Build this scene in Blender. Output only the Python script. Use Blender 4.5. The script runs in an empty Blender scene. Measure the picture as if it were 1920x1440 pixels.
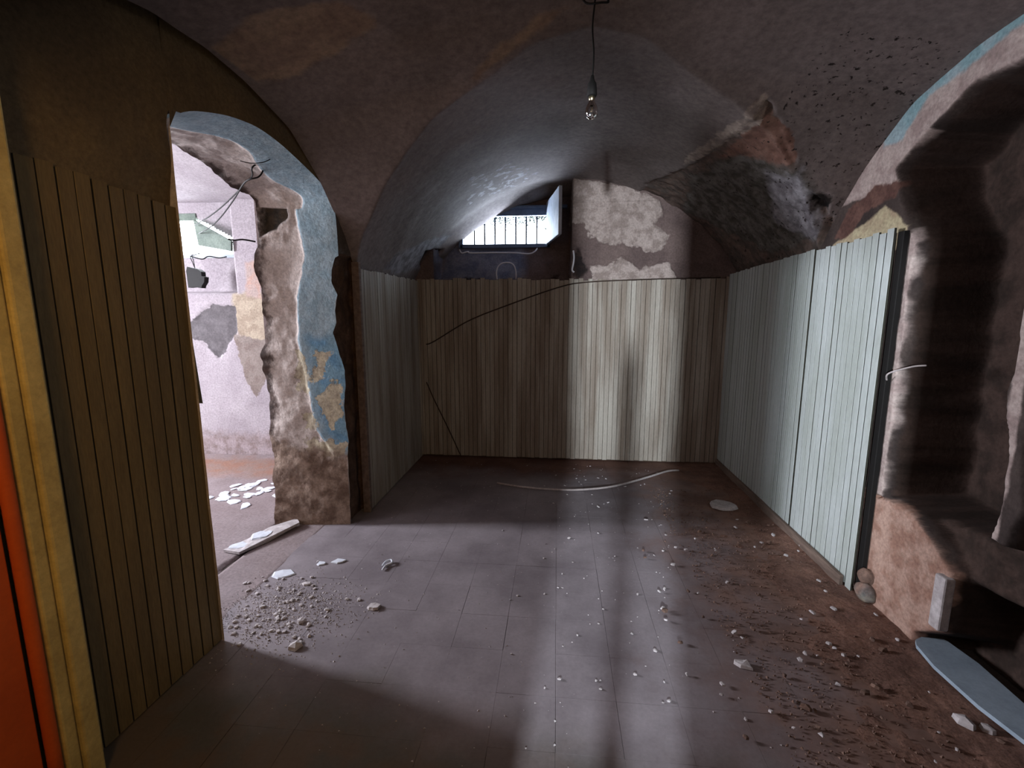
import bpy, math, random
import numpy as np
from mathutils import Matrix, Vector
random.seed(7); np.random.seed(7)
SC = bpy.context.scene; COL = SC.collection

# ------------------------------------------------------------------ camera
F_PX = 875.0; YAW = math.radians(-5.481); PIT = math.radians(-8.963)
cam = bpy.data.cameras.new('camera'); cam.sensor_width = 36; cam.lens = F_PX/1920*36; cam.clip_start = .02
co = bpy.data.objects.new('camera', cam); COL.objects.link(co); SC.camera = co
fwd = Vector((math.sin(YAW)*math.cos(PIT), math.cos(YAW)*math.cos(PIT), math.sin(PIT)))
rgt = Vector((math.cos(YAW), -math.sin(YAW), 0)); up = rgt.cross(fwd)
co.matrix_world = Matrix(((rgt.x, up.x, -fwd.x, 0), (rgt.y, up.y, -fwd.y, 0), (rgt.z, up.z, -fwd.z, 1.5), (0, 0, 0, 1)))

# ------------------------------------------------------------------ sky, lights, exposure
W = bpy.data.worlds.new('sky'); SC.world = W; W.use_nodes = True
bg = W.node_tree.nodes['Background']; bg.inputs[0].default_value = (.80, .90, 1.0, 1); bg.inputs[1].default_value = 9.0
SC.view_settings.view_transform = 'Standard'; SC.view_settings.look = 'None'
SC.view_settings.exposure = 0.55; SC.view_settings.gamma = 1.0
try: SC.view_settings.use_curve_mapping = False
except Exception: pass
SC.cycles.max_bounces = 10; SC.cycles.diffuse_bounces = 7; SC.cycles.sample_clamp_indirect = 6
SC.cycles.use_denoising = True

def area(name, loc, to, sx, sy, power, color, portal=False, spread=180):
    l = bpy.data.lights.new(name, 'AREA'); l.shape = 'RECTANGLE'; l.size = sx; l.size_y = sy
    l.energy = power; l.color = color; l.spread = math.radians(spread)
    if portal: l.cycles.is_portal = True
    o = bpy.data.objects.new(name, l); COL.objects.link(o); o.location = loc
    o.rotation_euler = (Vector(to)-Vector(loc)).to_track_quat('-Z', 'Y').to_euler()
    return o
DAY = (.84, .90, 1.0)
area('cell_window_daylight', (-.58, 5.34, 2.44), (-.58, 4.0, 2.30), 1.5, .75, 30, (.66, .80, 1.0))
area('cell_vault_fill', (-.56, 5.52, 1.98), (-.56, 4.3, 2.72), 1.1, .28, 95, (.70, .82, 1.0))  # added lamp below the sill to brighten the vault, in place of ground bounce
area('side_room_window_daylight', (-5.55, 2.72, 1.85), (-1.5, 2.5, .55), .5, .9, 250, (.91, .91, 1.0))
area('side_room_back_window_daylight', (-3.75, 4.72, 2.27), (-3.4, 3.0, 1.2), .8, .35, 14, (.92, .97, 1.0))
area('side_room_jamb_fill', (-4.7, 1.0, 1.6), (-1.7, 3.0, 1.5), .7, 1.2, 16, (.92, .92, 1.0))  # added fill lamp lightening the far arch jamb, no doorway modelled
area('rear_doorway_daylight', (-.5, -3.0, 1.62), (.75, 4.6, 1.25), .10, .22, 60, (.84, .92, 1.0), spread=70)
area('near_warm_fill', (-.55, -.30, 2.0), (-1.5, 1.1, 1.75), .4, .6, 7.0, (1.0, .58, .20))  # added warm fill for the near left wall and door, no source there
area('rear_ambient_fill', (.9, -.3, 2.1), (.3, 2.6, 1.4), .9, .5, 4.2, (1.0, .90, .92))  # added fill lamp raising the general ambient from behind the camera

# ------------------------------------------------------------------ helpers
def lin(r, g, b):
    f = lambda c: (c/255/12.92) if c/255 <= .04045 else ((c/255+.055)/1.055)**2.4
    return (f(r), f(g), f(b), 1)

_P = np.random.RandomState(3).rand(64, 64, 64)
def vnoise(x, y, z):
    x, y, z = np.broadcast_arrays(np.asarray(x, float), np.asarray(y, float), np.asarray(z, float))
    xi = np.floor(x).astype(int); yi = np.floor(y).astype(int); zi = np.floor(z).astype(int)
    fx = x-xi; fy = y-yi; fz = z-zi
    fx = fx*fx*(3-2*fx); fy = fy*fy*(3-2*fy); fz = fz*fz*(3-2*fz)
    r = 0
    for a in (0, 1):
        for b in (0, 1):
            for c in (0, 1):
                w = (fx if a else 1-fx)*(fy if b else 1-fy)*(fz if c else 1-fz)
                r = r + w*_P[(xi+a) % 64, (yi+b) % 64, (zi+c) % 64]
    return r
def fbm(x, y, z, s=1.0, o=4):
    r = 0; a = .5; t = 0
    for i in range(o):
        r = r + a*(vnoise(np.asarray(x)*s+i*7.1, np.asarray(y)*s+i*3.3, np.asarray(z)*s+i*5.7)-.5); t += a; a *= .5; s *= 2.03
    return r/t*2
def sdpoly(u, v, poly):
    """signed distance, positive inside"""
    poly = np.array(poly, float); n = len(poly)
    d = np.full(np.shape(u), 1e9); ins = np.zeros(np.shape(u), bool)
    for i in range(n):
        a = poly[i]; b = poly[(i+1) % n]; e = b-a
        wu = u-a[0]; wv = v-a[1]
        t = np.clip((wu*e[0]+wv*e[1])/(e@e+1e-12), 0, 1)
        d = np.minimum(d, np.hypot(wu-e[0]*t, wv-e[1]*t))
        c = ((a[1] <= v) != (b[1] <= v)) & (u < (v-a[1])*e[0]/((b[1]-a[1]) if b[1] != a[1] else 1e-9)+a[0])
        ins ^= c
    return np.where(ins, d, -d)
def sdmany(u, v, polys):
    r = sdpoly(u, v, polys[0])
    for p in polys[1:]: r = np.maximum(r, sdpoly(u, v, p))
    return r
def smooth(x, a, b):
    t = np.clip((x-a)/(b-a), 0, 1); return t*t*(3-2*t)

def tag(o, label=None, cat=None, group=None, kind=None):
    if label: o['label'] = label
    if cat: o['category'] = cat
    if group: o['group'] = group
    if kind: o['kind'] = kind
    return o
def link(name, me, m=None, parent=None):
    o = bpy.data.objects.new(name, me); COL.objects.link(o)
    if m is not None and len(me.materials) == 0: me.materials.append(m)
    if parent is not None: o.parent = parent
    return o
def empty(name, loc=(0, 0, 0)):
    o = bpy.data.objects.new(name, None); COL.objects.link(o); o.location = loc; return o
def mesh(name, vs, fs, sm=False):
    me = bpy.data.meshes.new(name); me.from_pydata([tuple(map(float, v)) for v in vs], [], [tuple(map(int, f)) for f in fs]); me.update()
    if sm: me.polygons.foreach_set('use_smooth', [True]*len(me.polygons))
    return me
def grid(name, P, attrs, m, keep=None, flip=False, kind='structure', parent=None, label=None):
    n, k, _ = P.shape
    idx = np.arange(n*k).reshape(n, k)
    q = np.stack([idx[:-1, :-1], idx[1:, :-1], idx[1:, 1:], idx[:-1, 1:]], -1)
    if flip: q = q[..., ::-1]
    if keep is not None: q = q[keep]
    q = q.reshape(-1, 4)
    me = bpy.data.meshes.new(name)
    me.vertices.add(n*k); me.vertices.foreach_set('co', P.reshape(-1).astype(np.float32))
    me.loops.add(q.size); me.loops.foreach_set('vertex_index', q.reshape(-1).astype(np.int32))
    me.polygons.add(len(q)); me.polygons.foreach_set('loop_start', np.arange(0, q.size, 4, dtype=np.int32))
    me.update(calc_edges=True)
    me.polygons.foreach_set('use_smooth', [True]*len(q))
    for nm, a in attrs.items():
        at = me.attributes.new(nm, 'FLOAT', 'POINT'); at.data.foreach_set('value', np.broadcast_to(a, (n, k)).reshape(-1).astype(np.float32))
    o = link(name, me, m, parent)
    if kind and parent is None: o['kind'] = kind
    if label: o['label'] = label
    return o
def box_data(x0, x1, y0, y1, z0, z1):
    v = [(x, y, z) for x in (x0, x1) for y in (y0, y1) for z in (z0, z1)]
    f = [(0, 1, 3, 2), (4, 6, 7, 5), (0, 4, 5, 1), (2, 3, 7, 6), (0, 2, 6, 4), (1, 5, 7, 3)]
    return v, f
def boxes(name, bs, m, parent=None, kind=None, bevel=0):
    V = []; Fs = []
    for b in bs:
        v, f = box_data(*b); k = len(V); V += v; Fs += [tuple(i+k for i in q) for q in f]
    o = link(name, mesh(name, V, Fs), m, parent)
    if kind: o['kind'] = kind
    if bevel:
        md = o.modifiers.new('bevel', 'BEVEL'); md.width = bevel; md.segments = 2
    return o
def tube(name, pts, r, m, parent=None, sides=8, cyc=False, taper=None):
    pts = [Vector(p) for p in pts]; V = []; Fs = []
    n = len(pts); nrm = None
    for i, p in enumerate(pts):
        t = (pts[min(i+1, n-1)]-pts[max(i-1, 0)]).normalized()
        if nrm is None:
            nrm = t.orthogonal().normalized()
        else:
            nrm = (nrm-t*nrm.dot(t)).normalized()
        b = t.cross(nrm); rr = r*(taper[i] if taper else 1)
        for k in range(sides):
            a = 2*math.pi*k/sides; V.append(p+nrm*math.cos(a)*rr+b*math.sin(a)*rr)
    for i in range(n-1):
        for k in range(sides):
            Fs.append((i*sides+k, i*sides+(k+1) % sides, (i+1)*sides+(k+1) % sides, (i+1)*sides+k))
    Fs.append(tuple(range(sides))[::-1]); Fs.append(tuple((n-1)*sides+k for k in range(sides)))
    return link(name, mesh(name, V, Fs, True), m, parent)
def spline(pts, n=8):
    pts = [Vector(p) for p in pts]; out = []
    for i in range(len(pts)-1):
        p0 = pts[max(i-1, 0)]; p1 = pts[i]; p2 = pts[i+1]; p3 = pts[min(i+2, len(pts)-1)]
        for k in range(n):
            t = k/n
            out.append(.5*((2*p1)+(p2-p0)*t+(2*p0-5*p1+4*p2-p3)*t*t+(3*p1-p0-3*p2+p3)*t**3))
    out.append(pts[-1]); return out
def lathe(name, prof, m, parent, loc, seg=24):
    V = []; Fs = []
    for r, z in prof:
        for k in range(seg):
            a = 2*math.pi*k/seg; V.append((r*math.cos(a)+loc[0], r*math.sin(a)+loc[1], z+loc[2]))
    for i in range(len(prof)-1):
        for k in range(seg):
            Fs.append((i*seg+k, i*seg+(k+1) % seg, (i+1)*seg+(k+1) % seg, (i+1)*seg+k))
    return link(name, mesh(name, V, Fs, True), m, parent)

def mat(name, c1, c2=None, layers=(), rough=.92, bump=.35, bdist=.012, s1=1.6, s2=14.0, speck=.35, stretch=None, s1amp=1.0, lstretch=None):
    """procedural: two tones blended by noise in world space, fine speckle, and stain layers from mesh attributes.
    layers: (attribute, colour, colour2, ragged amplitude, noise scale, edge softness, bump height)"""
    m = bpy.data.materials.new(name); m.use_nodes = True; nt = m.node_tree; N = nt.nodes; L = nt.links
    bs = N['Principled BSDF']; bs.inputs['Roughness'].default_value = rough
    bs.inputs['Specular IOR Level'].default_value = .25
    geo = N.new('ShaderNodeNewGeometry'); vec = geo.outputs['Position']
    if stretch:
        mp = N.new('ShaderNodeVectorMath'); mp.operation = 'MULTIPLY'; L.new(vec, mp.inputs[0]); mp.inputs[1].default_value = stretch; vec2 = mp.outputs[0]
    else: vec2 = vec
    if lstretch:
        mp = N.new('ShaderNodeVectorMath'); mp.operation = 'MULTIPLY'; L.new(vec, mp.inputs[0]); mp.inputs[1].default_value = lstretch; vec = mp.outputs[0]
    def noise(s, d=6, v=None, rgh=.6, dist=0.0):
        n = N.new('ShaderNodeTexNoise'); n.inputs['Scale'].default_value = s; n.inputs['Detail'].default_value = d
        n.inputs['Roughness'].default_value = rgh; n.inputs['Distortion'].default_value = dist; L.new(v or vec2, n.inputs['Vector']); return n.outputs['Fac']
    def rng(x, a, b, lo=0., hi=1.):
        r = N.new('ShaderNodeMapRange'); L.new(x, r.inputs[0]); r.inputs[1].default_value = a; r.inputs[2].default_value = b
        r.inputs[3].default_value = lo; r.inputs[4].default_value = hi; r.interpolation_type = 'SMOOTHSTEP' if (lo, hi) == (0., 1.) else 'LINEAR'; return r.outputs[0]
    def mix(f, a, b, mode='MIX'):
        x = N.new('ShaderNodeMix'); x.data_type = 'RGBA'; x.blend_type = mode
        for s, v in ((x.inputs[0], f), (x.inputs[6], a), (x.inputs[7], b)):
            if isinstance(v, (tuple, float, int)): s.default_value = v
            else: L.new(v, s)
        return x.outputs[2]
    def math_(op, a, b):
        x = N.new('ShaderNodeMath'); x.operation = op
        for s, v in ((x.inputs[0], a), (x.inputs[1], b)):
            if isinstance(v, (float, int)): s.default_value = v
            else: L.new(v, s)
        return x.outputs[0]
    c = mix(rng(noise(s1, 8, rgh=.62), .5-.16*s1amp, .5+.16*s1amp), c1, c2 or c1)
    h = math_('MULTIPLY', noise(s2, 9, rgh=.68), 1.0)
    for (att, ca, cb, amp, ns, edge, bh) in layers:
        if isinstance(att, tuple):                     # plane mask in world space: a*x + b*y + c
            dp = N.new('ShaderNodeVectorMath'); dp.operation = 'DOT_PRODUCT'; L.new(geo.outputs['Position'], dp.inputs[0]); dp.inputs[1].default_value = (att[0], att[1], 0)
            src = math_('ADD', dp.outputs['Value'], att[2])
        else:
            at = N.new('ShaderNodeAttribute'); at.attribute_name = att; src = at.outputs['Fac']
        nn = math_('MULTIPLY', math_('SUBTRACT', noise(ns, 8, v=vec, rgh=.6), .5), amp*2)
        f = rng(math_('ADD', src, nn), -edge, edge)
        lc = mix(rng(noise(ns*.9+2.3, 6, v=vec), .38, .62), ca, cb)
        c = mix(f, c, lc)
        if bh: h = math_('ADD', h, math_('MULTIPLY', f, bh))
    sp = rng(noise(s2*4.3, 5, rgh=.7), .28, .72, 1-speck, 1+speck*.6)
    cc = N.new('ShaderNodeVectorMath'); cc.operation = 'SCALE'; L.new(c, cc.inputs[0]); L.new(sp, cc.inputs['Scale'])
    L.new(cc.outputs[0], bs.inputs['Base Color'])
    if bump:
        b = N.new('ShaderNodeBump'); b.inputs['Strength'].default_value = bump; b.inputs['Distance'].default_value = bdist
        L.new(h, b.inputs['Height']); L.new(b.outputs[0], bs.inputs['Normal'])
    m['_h'] = 1
    return m

# vault profile: barrel A runs away from the camera, barrel B across it
XC, YC = .12, 1.93
_ao = np.array([0, .25, .5, .8, 1.0, 1.2, 1.35, 1.45, 1.52, 1.56]); _ah = np.array([2.72, 2.70, 2.64, 2.52, 2.40, 2.24, 2.08, 1.96, 1.84, 1.74])
_bo = np.array([0, .25, .6, .9, 1.12, 1.27, 1.37, 1.45, 1.6]); _bh = np.array([2.76, 2.74, 2.66, 2.47, 2.27, 2.08, 1.92, 1.78, 1.4])
_fx = np.linspace(0, 1.56, 400)
def _sm(o, h, w=.05):                                   # soften the profile table
    g = np.interp(_fx, o, h); k = int(w/(1.56/400)); ker = np.ones(2*k+1)/(2*k+1)
    e = np.concatenate([g[k:0:-1], g, g[-1]+(g[-1]-g[-2])*np.arange(1, k+1)]); return np.convolve(e, ker, 'valid')
_A = _sm(_ao, _ah); _B = _sm(_bo, _bh)
def hA(x): return np.interp(np.abs(x-XC), _fx, _A)
def hB(x, y): return np.interp(np.abs(y-YC), _fx, _B)-.20*np.clip(np.abs(x-XC)/1.5, 0, 1.1)**2
def vz(x, y): return np.maximum(hA(x), np.where(np.abs(y-YC) < 1.5, hB(x, y), 0))
_ss = np.concatenate([[0], np.cumsum(np.hypot(np.diff(_fx), np.diff(np.interp(_fx, _ao, _ah))))])
def arc(x): return np.sign(x-XC)*np.interp(np.abs(x-XC), _fx, _ss)

# ------------------------------------------------------------------ materials
M = {}
M['vault'] = mat('aged_vault_plaster', lin(102, 93, 90), lin(124, 114, 112), s1=1.1, layers=[
    ('lite', lin(138, 120, 104), lin(124, 106, 94), .08, 4, .02, .2),
    ('rag', lin(80, 71, 66), lin(102, 86, 78), .06, 9, .012, -.5),
    ('pink', lin(124, 96, 84), lin(104, 76, 66), .08, 9, .012, .0),
    ('grey', lin(102, 98, 94), lin(70, 66, 60), .09, 9, .03, .3),
    ('pale', lin(140, 138, 142), lin(104, 100, 104), .09, 11, .03, .2),
    ('rim', lin(150, 138, 128), lin(116, 104, 98), .05, 15, .01, .4),
    ('flake', lin(178, 174, 176), lin(146, 142, 146), .34, 13, .03, .2),
    ('pit', lin(34, 28, 26), lin(46, 38, 34), .34, 38, .02, -.4),
    ('hole', lin(18, 15, 14), lin(30, 24, 21), .05, 15, .015, -.5)], bump=.4, bdist=.008, s2=7)
M['lunette'] = mat('lunette_plaster', lin(112, 96, 92), lin(88, 74, 72), s1=3, layers=[
    ('light', lin(166, 152, 146), lin(136, 122, 116), .07, 12, .008, .8),
    ('blue', lin(92, 98, 118), lin(120, 120, 134), .06, 6, .06, 0),  # bluish window glare in the recess, put into the plaster colour
    ('hole', lin(34, 28, 28), lin(54, 42, 38), .07, 12, .02, -.6)], bump=.5, bdist=.015)
M['stone'] = mat('rough_masonry', lin(180, 170, 164), lin(200, 190, 184), s1=6, layers=[
    ('torn', lin(70, 60, 56), lin(96, 82, 76), .12, 9, .03, -.4),
    ('blue', lin(134, 158, 170), lin(150, 170, 180), .016, 12, .006, .12),
    ('deep', lin(96, 140, 172), lin(120, 156, 176), .14, 5, .06, .1),
    ('peel', lin(196, 188, 164), lin(168, 160, 142), .10, 16, .008, .3),
    ('low', lin(150, 132, 118), lin(108, 90, 78), .12, 8, .05, .0),
    ('hole', lin(64, 62, 58), lin(84, 76, 66), .03, 15, .02, -.3)], bump=.6, bdist=.02)
M['brownwall'] = mat('torn_brown_render', lin(74, 56, 46), lin(96, 74, 62), s1=6, bump=.7, bdist=.03, s2=10)
M['darkplaster'] = mat('dark_aged_plaster', lin(98, 86, 74), lin(80, 70, 60), s1=2, bump=.4)
M['nearplaster'] = mat('near_pier_plaster', lin(110, 94, 68), lin(92, 79, 60), s1=2.5, bump=.4)
M['right'] = mat('ruined_right_wall', lin(74, 64, 60), lin(54, 46, 44), s1=4, layers=[
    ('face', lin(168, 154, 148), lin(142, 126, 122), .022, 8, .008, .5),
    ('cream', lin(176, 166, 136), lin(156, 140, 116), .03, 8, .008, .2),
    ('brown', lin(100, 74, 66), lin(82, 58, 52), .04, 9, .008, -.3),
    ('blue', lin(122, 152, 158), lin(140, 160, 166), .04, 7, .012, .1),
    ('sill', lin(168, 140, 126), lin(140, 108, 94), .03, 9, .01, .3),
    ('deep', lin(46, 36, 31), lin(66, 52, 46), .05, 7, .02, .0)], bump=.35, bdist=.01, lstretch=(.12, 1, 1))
M['side'] = mat('side_room_plaster', lin(158, 151, 155), lin(144, 136, 141), s1=3, layers=[
    ('cream', lin(162, 150, 132), lin(142, 128, 112), .06, 9, .02, .2),
    ('grey', lin(98, 94, 96), lin(86, 82, 84), .05, 10, .006, -.5),
    ('beige', lin(128, 118, 112), lin(116, 104, 98), .06, 10, .008, -.3),
    ('peach', lin(166, 138, 126), lin(158, 142, 136), .03, 9, .02, .0),
    ('low', lin(122, 108, 106), lin(148, 136, 138), .16, 9, .08, .2)], bump=.35)
M['panel'] = mat('pale_green_panel_paint', lin(172, 179, 178), lin(156, 163, 158), s1=3, stretch=(2, 2, .35), rough=.62, bump=.2, bdist=.004, speck=.16)
M['panel_back'] = mat('dirty_panel_paint', lin(164, 158, 148), lin(126, 114, 102), s1=2.2, stretch=(4, 4, .35), rough=.6, bump=.3, bdist=.004, speck=.26, s2=22)
M['groove'] = mat('dirty_groove', lin(58, 56, 48), lin(44, 42, 36), bump=0)
M['panel_near'] = mat('olive_panel_paint', lin(118, 100, 64), lin(102, 86, 55), s1=3, stretch=(3, 3, .4), rough=.7, bump=.3, bdist=.005, speck=.25)
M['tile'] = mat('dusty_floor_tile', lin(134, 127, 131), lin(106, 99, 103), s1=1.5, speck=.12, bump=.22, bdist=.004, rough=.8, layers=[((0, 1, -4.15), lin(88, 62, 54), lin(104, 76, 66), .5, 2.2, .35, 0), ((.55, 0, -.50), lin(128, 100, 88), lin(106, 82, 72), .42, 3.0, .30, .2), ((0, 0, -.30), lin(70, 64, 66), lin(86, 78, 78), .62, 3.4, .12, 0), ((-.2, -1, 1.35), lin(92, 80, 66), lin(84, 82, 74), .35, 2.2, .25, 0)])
M['sub'] = mat('floor_bed', lin(84, 76, 74), lin(70, 62, 58), bump=.3)
M['soil'] = mat('reddish_earth', lin(134, 102, 88), lin(106, 80, 70), s1=5, speck=.5, bump=.8, bdist=.015, s2=22)
M['sidefloor'] = mat('side_room_floor', lin(122, 110, 110), lin(134, 123, 124), s1=3, layers=[('rust', lin(134, 102, 88), lin(130, 110, 102), .3, 4, .15, 0)], bump=.3)
M['chip'] = mat('plaster_chip', lin(192, 187, 188), lin(164, 158, 158), s1=20, bump=.4, speck=.2)
M['chipw'] = mat('white_plaster_chip', lin(205, 212, 220), lin(190, 196, 206), s1=20, bump=.2, speck=.1)
M['chipd'] = mat('brown_chip', lin(120, 96, 84), lin(92, 74, 66), s1=20, bump=.5, speck=.3)
M['board'] = mat('pale_blue_board_paint', lin(156, 172, 186), lin(138, 154, 168), s1=4, bump=.2, rough=.6, speck=.12)
M['wood'] = mat('grey_brown_wood', lin(118, 102, 92), lin(94, 80, 72), s1=8, stretch=(4, .5, 4), bump=.4, speck=.2)
M['casing'] = mat('ochre_door_casing', lin(206, 182, 112), lin(182, 158, 94), s1=6, rough=.6, bump=.3, speck=.2)
M['door'] = mat('orange_door_paint', lin(206, 92, 34), lin(188, 80, 28), s1=2, rough=.6, bump=.12, speck=.1)
M['frame'] = mat('blue_grey_frame_paint', lin(96, 112, 138), lin(80, 96, 122), s1=8, rough=.6, bump=.2, speck=.15)
M['shutter'] = mat('worn_white_shutter_paint', lin(186, 194, 206), lin(160, 170, 186), s1=8, rough=.6, bump=.2, speck=.15)
M['greenshut'] = mat('dark_green_shutter', lin(110, 122, 112), lin(88, 100, 92), s1=6, rough=.7, bump=.2)
M['iron'] = mat('dark_iron', lin(60, 60, 66), lin(46, 44, 46), rough=.6, bump=.3)
M['black'] = mat('black_plastic', lin(16, 14, 13), lin(10, 9, 8), rough=.7, bump=.1)
M['whitecord'] = mat('white_plastic', lin(214, 214, 222), lin(196, 196, 204), rough=.5, bump=.1, speck=.05)
M['cable'] = mat('brown_cable', lin(58, 42, 34), lin(46, 34, 28), rough=.6, bump=.1)
M['hose'] = mat('grey_conduit', lin(176, 168, 168), lin(140, 130, 128), rough=.5, bump=.1)
M['leaf'] = mat('leaf_green', lin(58, 78, 62), lin(40, 56, 48), rough=.6, bump=0)
gl = bpy.data.materials.new('clear_bulb_glass'); gl.use_nodes = True
b_ = gl.node_tree.nodes['Principled BSDF']; b_.inputs['Transmission Weight'].default_value = 1; b_.inputs['Roughness'].default_value = .02; b_.inputs['IOR'].default_value = 1.45
br = bpy.data.materials.new('brass'); br.use_nodes = True
b_ = br.node_tree.nodes['Principled BSDF']; b_.inputs['Base Color'].default_value = (.35, .3, .2, 1); b_.inputs['Metallic'].default_value = 1; b_.inputs['Roughness'].default_value = .35

# ================================================================== SETTING
# ---- vault (ceiling)
u = np.linspace(-math.pi/2, math.pi/2, 300); xs = XC+1.545*np.sin(u)
ys = np.linspace(-.5, 4.985, 444)
X, Y = np.meshgrid(xs, ys, indexing='ij'); Z = vz(X, Y)-.085*smooth(Y, 4.60, 5.05); S = arc(X)
RAG = [(.945, 2.62), (.925, 2.772), (.91, 3.008), (.882, 3.322), (.83, 3.659), (.768, 3.983), (.646, 4.386), (.667, 4.9), (2.1, 4.9), (2.1, 3.18), (1.89, 3.10), (1.387, 2.96)]
sd = dict(
    rag=sdpoly(S, Y, RAG),
    pink=sdpoly(S, Y, [(.926, 2.809), (.99, 2.682), (1.164, 2.75), (1.287, 2.876), (1.175, 3.006), (1.071, 3.118), (.932, 3.346), (.941, 3.037)]),
    grey=sdpoly(S, Y, [(.90, 3.809), (1.013, 3.159), (1.175, 3.006), (1.332, 2.885), (1.566, 3.004), (1.716, 3.101), (1.724, 3.216), (1.753, 3.851), (1.462, 4.285), (1.085, 4.62)]),
    pale=sdmany(S, Y, [[(1.212, 3.143), (1.35, 2.907), (1.525, 3.01), (1.629, 3.069), (1.744, 3.123), (1.712, 3.269), (1.533, 3.488), (1.383, 3.349)],
                       [(-1.723, 3.797), (-1.475, 4.278), (-1.305, 4.7), (-1.726, 4.7), (-1.86, 4.032), (-1.826, 3.745)]]),
    rim=sdmany(S, Y, [[(.919, 2.582), (.975, 2.66), (.905, 3.1), (.882, 3.322), (.793, 3.674), (.773, 3.466), (.834, 3.036), (.865, 2.66)]]),
    flake=sdpoly(S, Y, [(-.85, 3.783), (-.504, 3.924), (-.30, 4.371), (-.65, 4.5), (-.967, 4.313)]),
    hole=sdmany(S, Y, [[(1.515, 2.999), (1.688, 2.986), (1.724, 3.061), (1.587, 3.074)], [(-1.575, 4.45), (-1.466, 4.8), (-1.725, 4.8), (-1.72, 4.55)]]))
sd['flake'] = np.minimum(sd['flake'], .03)-.055
sd['lite'] = sdmany(S, Y, [[(-1.856, 1.95), (-1.45, 1.854), (-1.026, 1.936), (-.941, 2.073), (-1.186, 2.201), (-1.498, 2.239), (-1.802, 2.196)], [(-.60, 2.56), (-.10, 2.17), (-.20, 2.19), (-.53, 2.44)]])
sd['pit'] = np.where((sd['rag'] > .02) | ((S > 1.05) & (Y > 2.2) & (Y < 3.3)), -.088, -1.0)
e = smooth(sd['rag']+.03*fbm(X, Y, Z, 14), -.008, .008)
nz = .016*fbm(X, Y, Z, 1.5, 3)+.002*fbm(X, Y, Z, 9, 3)
nz = nz+e*(.016+.018*fbm(X, Y, Z, 11, 4))+.03*smooth(sd['hole']+.03*fbm(X, Y, Z, 10, 3), -.03, .05)
# a hacked-out pocket at the crown where the cord comes through
hb = np.hypot(X-.13, Y-2.05); nz = nz+.07*smooth(-hb+.02*fbm(X, Y, Z, 20), -.075, -.035)+.012*smooth(-hb+.03*fbm(X, Y, Z, 12), -.16, -.12)
sd['hole'] = np.maximum(sd['hole'], .055-hb)
nxn = -np.gradient(hA(xs), xs)[:, None]*np.ones_like(Y)          # outward push along the slope as well
w_ = np.where(hA(X) >= vz(X, Y)-1e-6, 1, .3)
Pv = np.stack([X+np.clip(nxn, -1.2, 1.2)*nz*w_, Y, Z+nz], -1)
grid('ceiling', Pv, sd, M['vault'], flip=False)
boxes('leak_cap', [(-6.2, 2.6, -3.9, 5.6, 3.15, 3.3)], M['darkplaster'], kind='structure')  # unseen slab added to stop sky light leaking past the vault edges

# ---- back wall with the window recess; hole for the window
WX0, WX1, WZ0, WZ1 = -.99, -.115, 2.17, 2.50
xs = np.unique(np.concatenate([np.arange(-2.0, 2.25, .012), [-1.22, -1.20, .118, .130, WX0, WX1]])); zs = np.unique(np.concatenate([np.arange(1.60, 3.16, .012), [1.78, 1.80, WZ0, WZ1]]))
X, Z = np.meshgrid(xs, zs, indexing='ij')
Yb = np.full_like(X, 4.62)
BL = sdmany(X, Z, [[(.125, 2.72), (.65, 2.62), (.914, 2.519), (.968, 2.386), (.876, 2.293), (1.026, 2.195), (.96, 2.052), (.814, 2.054), (.714, 2.103), (.367, 2.132), (.29, 2.206), (.238, 2.304), (.125, 2.33)],
                   [(.323, 1.912), (.522, 1.935), (.594, 2.008), (.772, 1.883), (1.038, 1.954), (1.12, 1.75), (.326, 1.75)]])
inn = np.minimum(np.minimum(X+1.21, .124-X), Z-1.79)             # recess
dep = smooth(inn+.006*fbm(X, Z, 0, 12), -.006, .006)
slope = np.clip((Z-1.79)/(2.17-1.79), 0, 1)
Yb = Yb+dep*(.20+.18*slope)
Yb = Yb+.010*fbm(X, Z, 0, 6, 4)*(1-smooth(BL, -.02, .02)*.7)+dep*.02*fbm(X, Z, 1, 5, 4)*(Z < 2.14)
Yb = Yb+.015*(1-smooth(BL+.03*fbm(X, Z, 0, 12), -.012, .012))*(1-dep)
cx = .5*(X[:-1, :-1]+X[1:, 1:]); cz = .5*(Z[:-1, :-1]+Z[1:, 1:])
keep = ~((cx > WX0) & (cx < WX1) & (cz > WZ0) & (cz < WZ1))
hol = sdmany(X, Z, [[(-1.12, 1.79), (-1.05, 1.80), (-1.0, 1.82), (-.80, 1.825), (-.78, 1.79)], [(-.10, 1.79), (-.06, 1.83), (.0, 1.84), (.03, 1.79)],
                    [(.13, 1.83), (.20, 1.80), (.27, 1.86), (.22, 2.08), (.17, 2.10), (.15, 1.95)]])
grid('wall_back', np.stack([X, Yb, Z], -1), dict(light=BL, blue=np.minimum(np.minimum(-.35-X, 2.3-Z), inn)+.15*(Z < 2.05)*0, hole=hol), M['lunette'], keep=keep, flip=True)
boxes('wall_back_lower', [(-2.0, 2.2, 4.63, 5.1, -.05, 1.62)], M['darkplaster'], kind='structure')
boxes('wall_back_outer', [(-2.0, WX0-.04, 5.02, 5.3, 1.6, 3.2), (WX1+.04, 2.2, 5.02, 5.3, 1.6, 3.2), (-2.0, 2.2, 5.02, 5.3, 1.6, WZ0-.03), (-2.0, 2.2, 5.02, 5.3, WZ1+.06, 3.2)], M['darkplaster'], kind='structure')

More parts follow.
